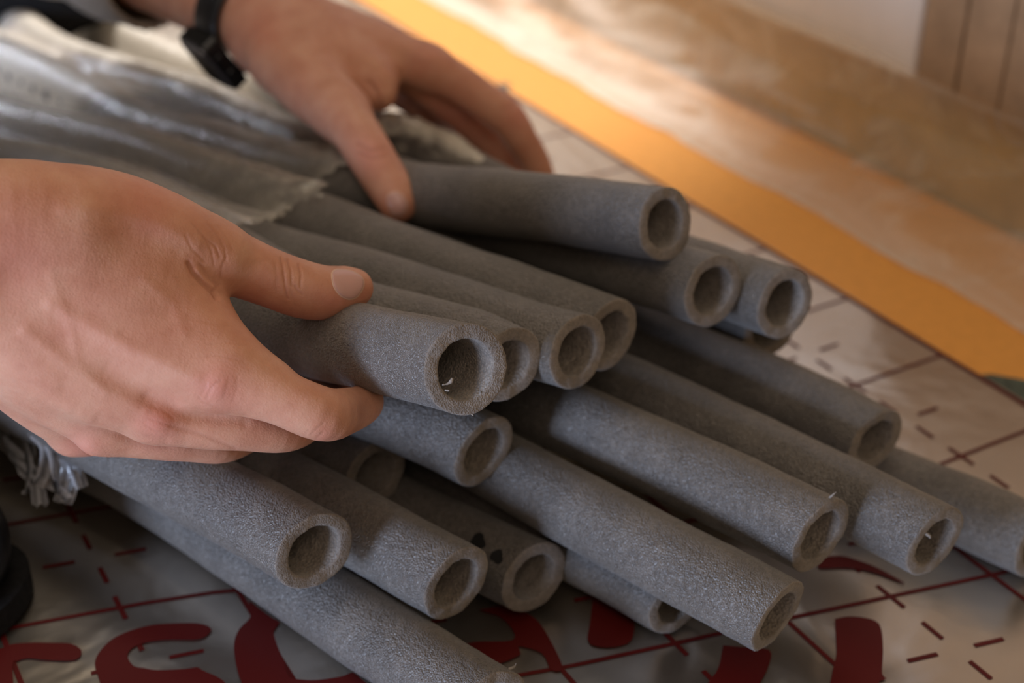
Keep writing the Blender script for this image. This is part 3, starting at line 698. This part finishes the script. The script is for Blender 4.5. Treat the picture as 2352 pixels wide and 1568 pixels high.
# ------------------------------------------------------------------ wristwatch
M_strap = simple('black_rubber', (.012, .012, .014), .42, 0, .5, 300, .0002, .3, .2)
M_case = simple('black_metal', (.02, .02, .022), .28, .6, .6)
M_bezel = simple('grey_bezel', (.22, .21, .22), .3, .8, .5)
M_glass = simple('dark_glass', (.004, .004, .006), .06, 0, .8)
wa = P(550, 42, .975); wb = P(655, 90, .935); wax = wb-wa; wax /= np.linalg.norm(wax)
wc = P(567, 42, .972)
vw = np.array([0, 0, CAMH])-wc; vw -= wax*(vw@wax); vw /= np.linalg.norm(vw); sd2 = np.cross(wax, vw)
watch = thing('wristwatch', tuple(wc)); tag(watch, 'black wristwatch with black rubber strap on the wrist of the far hand', 'watch')
def ringpt(a, r0, r1, x): return wc+wax*x+(vw*math.cos(a)*r0+sd2*math.sin(a)*r1)
def band():
    V = []; F = []; N = 96; prof = [(-.0140, 0), (-.0145, .0022), (-.012, .0034), (0, .0038), (.012, .0034), (.0145, .0022), (.0140, 0)]
    for i in range(N):
        a = i/N*2*math.pi
        for x, h in prof: V.append(tuple(ringpt(a, .0300+h, .0320+h, x)))
    K = len(prof)
    for i in range(N):
        j = (i+1) % N
        for k in range(K): F.append((i*K+k, i*K+(k+1) % K, j*K+(k+1) % K, j*K+k))
    return mesh_obj('strap', V, F, M_strap)
# which side of the wrist faces down-left in the picture
def side_angle(u, v):
    best = None
    for i in range(360):
        a = math.radians(i); q = ringpt(a, .027, .033, 0); uu, vv, d = project(q)
        e = (uu-u)**2+(vv-v)**2+(0 if np.dot(q-wc, vw) > -.01 else 1e6)
        if best is None or e < best[0]: best = (e, a)
    return best[1]
sa = side_angle(512, 118)
attach(band(), watch)
for kk in range(2):                  # keeper loops
    a0 = sa+2.0+kk*.28; V = []; F = []
    for i in range(9):
        a = a0+(i-4)*.022
        for x, h in ((-.0150, -.0002), (-.0153, .0046), (.0153, .0046), (.0150, -.0002)): V.append(tuple(ringpt(a, .0300+h, .0320+h, x)))
    for i in range(8):
        for k in range(3): F.append((i*4+k, i*4+k+1, i*4+k+5, i*4+k+4))
    attach(mesh_obj('strap_loop', V, F, M_strap), watch)
nrm_ = vw*math.cos(sa)/.0268+sd2*math.sin(sa)/.0322; nrm_ /= np.linalg.norm(nrm_); tg = np.cross(nrm_, wax)
fc = ringpt(sa, .0320, .0338, 0)
def slab(name, hx, hy, z0, z1, rnd_, m, bev=.0012, off=(0, 0), parent=watch):
    out = []
    for cx, cy, a0 in ((hx-rnd_, hy-rnd_, 0), (-hx+rnd_, hy-rnd_, 90), (-hx+rnd_, -hy+rnd_, 180), (hx-rnd_, -hy+rnd_, 270)):
        for k in range(7): a = math.radians(a0+k*15); out.append((cx+rnd_*math.cos(a), cy+rnd_*math.sin(a)))
    n = len(out); V = []
    for z, sc_ in ((z0, 1), (z1-bev, 1), (z1, 1-bev/min(hx, hy))):
        for x, y in out: V.append(tuple(fc+wax*(x*sc_+off[0])+tg*(y*sc_+off[1])+nrm_*z))
    F = [(r*n+k, r*n+(k+1) % n, (r+1)*n+(k+1) % n, (r+1)*n+k) for r in range(2) for k in range(n)]
    F += [tuple(range(n))[::-1], tuple(2*n+k for k in range(n))]
    return attach(mesh_obj(name, V, F, m, None, False), parent)
slab('case', .0190, .0215, -.003, .0085, .006, M_case)
slab('bezel', .0162, .0190, .0085, .0102, .005, M_bezel, .0009)
slab('watch_glass', .0135, .0160, .0102, .0108, .004, M_glass, .0004)
slab('side_button', .0022, .0030, .002, .006, .001, M_case, .0005, (.0185, .007)); slab('side_button', .0022, .0030, .002, .006, .001, M_case, .0005, (.0185, -.007))

# ------------------------------------------------------------------ clothing of the person
M_knit = simple('beige_knit', (.36, .31, .26), .9, 0, .2, 420, .0012, .6, .18)
M_trouser = simple('black_cloth', (.010, .010, .011), .85, 0, .2, 300, .001, .4, .3)
M_boot = simple('black_leather', (.010, .010, .011), .33, 0, .5, 55, .0015, .35, .3)
def cloth(name, chains, lo, hi, vox, m, wr=.0, k=.02, lab=None):
    f = Field(lo, hi, vox)
    for c in chains: f.chain(c, k, None, .02)
    V, Q = f.mesh(); V = relax(V, Q, 3); N = vnormals(V, Q)
    if ((V-V.mean(0))*N).sum() < 0: Q = Q[:, ::-1]; N = -N
    off = np.array([noise.noise(Vector(p)*9)*wr+noise.noise(Vector((p[0]*30, p[1]*30, p[2]*12)))*wr*.45 for p in V])
    o = attach(mesh_obj(name, V+N*off[:, None], Q, m), person)
    if lab: tag(o, lab)
    return o
def sleeve(path, rads, m, name, folds=5):
    S = spline([(*p, r) for p, r in zip(path, rads)], .004); A = S[:, :3]; R_ = S[:, 3]
    T = np.gradient(A, axis=0); T /= np.linalg.norm(T, axis=1)[:, None]; n = len(A); K = 64; V = []; F = []
    L = np.r_[0, np.cumsum(np.linalg.norm(np.diff(A, axis=0), axis=1))]
    def ring(i, dr, dx=0):
        q = np.cross(T[i], [0, 0, 1.]); q /= np.linalg.norm(q); w_ = np.cross(q, T[i])
        for k in range(K):
            a = k/K*2*math.pi
            rr = R_[i]+dr+.0035*math.sin(L[i]*60+2*math.sin(a+1))*min(1, L[i]/.03)+noise.noise(Vector((math.cos(a)*1.6, math.sin(a)*1.6, L[i]*20)))*.003
            if L[i] < .022: rr += .0009*math.cos(a*30)
            V.append(tuple(A[i]+T[i]*dx+(q*math.cos(a)+w_*math.sin(a))*rr))
    ring(3, -.0045); ring(0, -.0040); ring(0, -.0020, -.0014)
    for i in range(n): ring(i, 0)
    for r in range(n+2):
        for k in range(K): F.append((r*K+k, r*K+(k+1) % K, (r+1)*K+(k+1) % K, (r+1)*K+k))
    V.append(tuple(A[-1])); c = len(V)-1
    for k in range(K): F.append(((n+2)*K+k, (n+2)*K+(k+1) % K, c))
    return attach(mesh_obj(name, V, F, m), person)
s1 = sleeve([P(352, -66, 1.05), P(250, -104, 1.09), P(60, -190, 1.16), P(-300, -360, 1.28)], [.0430, .0460, .052, .060], M_knit, 'sleeve')
tag(s1, 'beige knitted sleeve pushed back above the watch')
s2 = sleeve([P(-285, 575, .568), P(-520, 520, .585), P(-900, 430, .64), P(-1250, 330, .72)], [.039, .043, .048, .055], M_knit, 'sleeve')
a = P(110, -20, 1.36); b = P(-500, -260, 1.5)
cloth('trouser_leg', [[(*P(215, -5, 1.36), .022), (*P(120, -20, 1.36), .045), (*P(-80, -60, 1.40), .070), (*P(-420, -160, 1.5), .085)]],
      (-1.0, .9, -.02), (-.25, 1.9, .5), .005, M_trouser, .004, .02, 'black trouser leg kneeling beyond the pipes')
# boot: rounded toe, sole and rand
def boot():
    c = PZ(-185, 1245, .045)
    dr = np.array([.80, -.60, 0.]); dr /= np.linalg.norm(dr); sdv = np.array([-dr[1], dr[0], 0]); up = np.array([0, 0, 1.])
    toe = c+dr*.005
    f = Field(toe-np.array([.33, .22, .06]), toe+np.array([.08, .22, .2]), .003)
    q = lambda x, y, z, r: (*(toe+dr*x+sdv*y+up*(z-toe[2]+.0)), r)
    f.chain([q(.0, 0, .038, .034), q(-.04, 0, .043, .040), q(-.09, 0, .052, .043), q(-.15, 0, .066, .042), q(-.22, 0, .07, .040)], .02, None, .01)
    f.chain([q(-.01, .014, .034, .028), q(-.07, .016, .034, .032), q(-.2, .008, .036, .034)], .02, None, .01)
    f.chain([q(-.01, -.014, .034, .028), q(-.07, -.016, .034, .032), q(-.2, -.008, .036, .034)], .02, None, .01)
    f.chain([q(-.2, 0, .08, .042), q(-.21, 0, .13, .045)], .02, None, .01)
    V, Q = f.mesh(); V = relax(V, Q, 3); V[:, 2] = np.maximum(V[:, 2], .010); N = vnormals(V, Q)
    if ((V-V.mean(0))*N).sum() < 0: Q = Q[:, ::-1]
    o = attach(mesh_obj('boot', V, Q, M_boot), person); tag(o, 'black boot toe resting on the foil at the left edge')
    # sole follows the footprint
    pts = [(.036*math.cos(t)+.0, .047*math.sin(t)) for t in np.linspace(-math.pi/2, math.pi/2, 17)]+[(-.10, .043), (-.17, .036), (-.235, .034), (-.255, .015), (-.255, -.015), (-.235, -.034), (-.17, -.036), (-.10, -.043)]
    n = len(pts); V = [tuple(toe+dr*x+sdv*y+up*(z-toe[2])) for z in (.001, .012, .015) for x, y in pts]
    F = [(r*n+k, r*n+(k+1) % n, (r+1)*n+(k+1) % n, (r+1)*n+k) for r in range(2) for k in range(n)]+[tuple(range(n))[::-1], tuple(2*n+k for k in range(n))]
    s_ = mesh_obj('boot_sole', V, F, M_trouser, None, False); s_.parent = o; s_.matrix_parent_inverse = o.matrix_world.inverted()
    s_.matrix_parent_inverse = Matrix.Translation(person.location).inverted() @ Matrix.Identity(4) if False else s_.matrix_parent_inverse
    return o
bt = boot()
bpy.context.view_layer.update()
for o in bpy.data.objects:
    if o.name.startswith('boot_sole'): o.matrix_parent_inverse = bt.matrix_world.inverted()

# ------------------------------------------------------------------ torn packaging film over the far part of the pile
M_bag = film_mat('clear_packaging_film', (.86, .80, .70), .0, 1.1, 'opacity', .35, (95, 40), .24, .5, .08)
def packaging():
    def dense(A):
        L = np.r_[0, np.cumsum(np.linalg.norm(np.diff(A, axis=0), axis=1))]; q = np.arange(0, L[-1], .004)
        return np.stack([np.interp(q, L, A[:, c]) for c in range(3)], 1)
    ALL = np.vstack([dense(PO[k][1]) for k in ('P1','P2','P3','P4','P5','P6','P7','P8','P9','P10','P12')])
    # cast a grid laid along / across the pile
    t = np.array([-.70, .714]); w_ = np.array([.714, .70]); st = .003
    tt = np.arange(-.06, .95, st); ww = np.arange(-.26, .34, st)
    o0 = np.array([-.02, .72]); X = o0[0]+tt[:, None]*t[0]+ww[None, :]*w_[0]; Y = o0[1]+tt[:, None]*t[1]+ww[None, :]*w_[1]
    Hh = np.full(X.shape, .004)
    # interpolate each centre line as dense points; the top of the pile is the highest circle
    for p in ALL:
        d2 = (X-p[0])**2+(Y-p[1])**2; m = d2 < RO*RO
        Hh[m] = np.maximum(Hh[m], p[2]+np.sqrt(RO*RO-d2[m]))
    G = Hh.copy()
    for _ in range(7):               # film bridges the valleys
        A = G.copy(); A[1:-1, 1:-1] = (G[2:, 1:-1]+G[:-2, 1:-1]+G[1:-1, 2:]+G[1:-1, :-2])/4; G = np.maximum(A, Hh*.88+A*.12); G = np.maximum(G, Hh)
    Z = G+.0026+.0035*np.clip((Y-1.0)/.06, 0, 1)
    U, W, D = project(np.stack([X, Y, Z], -1))
    ub = np.interp(W, [-200, 200, 300, 345, 376, 384, 410, 440, 470, 492, 512, 524, 538, 560, 900], [850, 850, 850, 850, 840, 812, 792, 775, 742, 700, 655, 610, 560, 440, 380])
    V = []; A = []; idx = -np.ones(X.shape, int)
    for i in range(X.shape[0]):
        for j in range(X.shape[1]):
            jag = 34*noise.noise(Vector((W[i, j]*.03, U[i, j]*.02, 1)))+16*noise.noise(Vector((W[i, j]*.09, U[i, j]*.03, 1)))
            e = ub[i, j]+jag-U[i, j]
            if e < 0 or W[i, j] > 640 or G[i, j] < .0075: continue
            idx[i, j] = len(V)
            near = math.exp(-max(0, e)/105)
            wr = noise.noise(Vector((X[i, j]*60, Y[i, j]*60, 3)))*.0028+noise.noise(Vector((X[i, j]*150, Y[i, j]*150, 3)))*.0016*near+noise.noise(Vector((X[i, j]*24, Y[i, j]*24, 5)))*.0030
            hump = 0
            if False:   # bulge between thumb and fingers
                jag *= .2; hump = .018*math.exp(-((U[i, j]-1010)/90)**2)*min(1, e/60)
            z = Z[i, j]+abs(wr)*(.35+2.2*near)*(.15 if hump > .002 else 1)+hump+near*.003
            V.append((X[i, j], Y[i, j], z))
            st_ = 1-abs(noise.noise(Vector((ww[j]*75+tt[i]*14, tt[i]*16, 2))))*3.4
            cl = 1.0*max(0, min(1, (Y[i, j]-1.02-.10*max(0, (U[i, j]-400)/400)+.025*math.sin(ww[j]*70)-.012)/.05)); A.append(min(1, cl+max(0, near*(.30+.70*max(0, st_)))+.10*max(0, st_-.6)+ .8*min(1, hump/.012)*(1 if hump > .004 else 0)))  # film whitened beyond a line to paint the daylight patch on far pipes
    F = []
    for i in range(X.shape[0]-1):
        for j in range(X.shape[1]-1):
            q = (idx[i, j], idx[i+1, j], idx[i+1, j+1], idx[i, j+1])
            if min(q) >= 0: F.append(q)
    o = mesh_obj('packaging_film', V, F, M_bag); add_attr(o.data, 'opacity', A)
    tag(o, 'clear crumpled packaging film torn open over the far part of the pipe pile', 'plastic film'); return o
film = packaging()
# loose twisted ribbons of the same film hanging below the near hand
M_rib = film_mat('hanging_film', (.80, .82, .88), .22, .6, 'opacity', .16, (120, 50), 1.6)
rb = random.Random(11)
ribs = [([(30, 940, .79), (60, 1010, .765), (72, 1085, .755), (60, 1130, .75)], .006), ([(95, 985, .74), (118, 1030, .735), (112, 1080, .735), (95, 1120, .735)], .0075),
        ([(135, 1010, .735), (160, 1050, .73), (155, 1110, .73), (143, 1155, .73)], .0065), ([(170, 1030, .735), (172, 1070, .73), (188, 1120, .73)], .004),
        ([(0, 960, .80), (20, 1030, .77), (80, 1100, .75), (92, 1160, .74)], .005), ([(118, 1000, .735), (128, 1055, .73), (130, 1110, .73), (150, 1150, .73)], .0045)]
for pts, wd in ribs:
    S = spline([tuple(P(*p)) for p in pts], .003); T = np.gradient(S, axis=0); T /= np.linalg.norm(T, axis=1)[:, None]
    V = []; F = []; A = []; ph = rb.uniform(0, 6)
    for i, p in enumerate(S):
        q = np.cross(T[i], [0, 0, 1.]); q /= np.linalg.norm(q); u_ = np.cross(q, T[i]); a = ph+i*.13
        for j in range(7):
            x = (j-3)/3*wd*(1-.25*math.sin(i*.2+ph)**2); y = .0022*math.cos(j*2.2+i*.25)
            dr = q*math.cos(a)+u_*math.sin(a); dn = -q*math.sin(a)+u_*math.cos(a); v = p+dr*x+dn*y; v[2] = max(v[2], .003)
            V.append(tuple(v)); A.append(1 if j in (0, 3, 6) else .15)
    F = [(i*7+j, i*7+j+1, (i+1)*7+j+1, (i+1)*7+j) for i in range(len(S)-1) for j in range(6)]
    r_ = mesh_obj('film_ribbon', V, F, M_rib); add_attr(r_.data, 'opacity', A); r_.parent = film
if 0:
    for o in bpy.data.objects:
        if o.name.startswith('sleeve'):
            V = np.array([v.co[:] for v in o.data.vertices]); U, W, D = project(V); print(o.name, U.min(), U.max(), W.min(), W.max(), D.min(), D.max(), o.matrix_world.translation)
def flap():
    top = spline([(838, 258, .955), (900, 256, .957), (960, 270, .957), (1030, 300, .955), (1090, 340, .95), (1136, 379, .945)], 8)
    bot = spline([(838, 330, .93), (900, 345, .93), (960, 358, .93), (1030, 372, .93), (1090, 384, .93), (1136, 388, .935)], 8)
    n = 60; m = 16; V = []; A = []
    for i in range(n):
        t = i/(n-1); a = top[int(t*(len(top)-1))]; b = bot[int(t*(len(bot)-1))]
        for j in range(m):
            s = j/(m-1); q = a*(1-s)+b*s; p = P(q[0], q[1], q[2]-.012*math.sin(s*math.pi))
            p = p+np.array([0, 0, 1])*noise.noise(Vector((t*5, s*3, 2)))*.003+np.array([0, 0, 1])*noise.noise(Vector((t*17, s*6, 4)))*.0012
            V.append(tuple(p))
            e = max(0, 1.15-s*1.9)+.9*max(0, (t-.55)/.45)*(1-.5*s)+.35*max(0, .25-t)/.25  # cloudy film; whiteness raised at top and right to stand in for light
            A.append(min(1, e*.9+.18*noise.noise(Vector((t*12, s*5, 7)))+.06))
    F = [(i*m+j, i*m+j+1, (i+1)*m+j+1, (i+1)*m+j) for i in range(n-1) for j in range(m-1)]
    o = mesh_obj('film_flap', V, F, M_bag); add_attr(o.data, 'opacity', np.clip(A, 0, 1)); o.parent = film
    tag(o, 'pale bulging film flap between the thumb and fingers of the far hand')
flap()
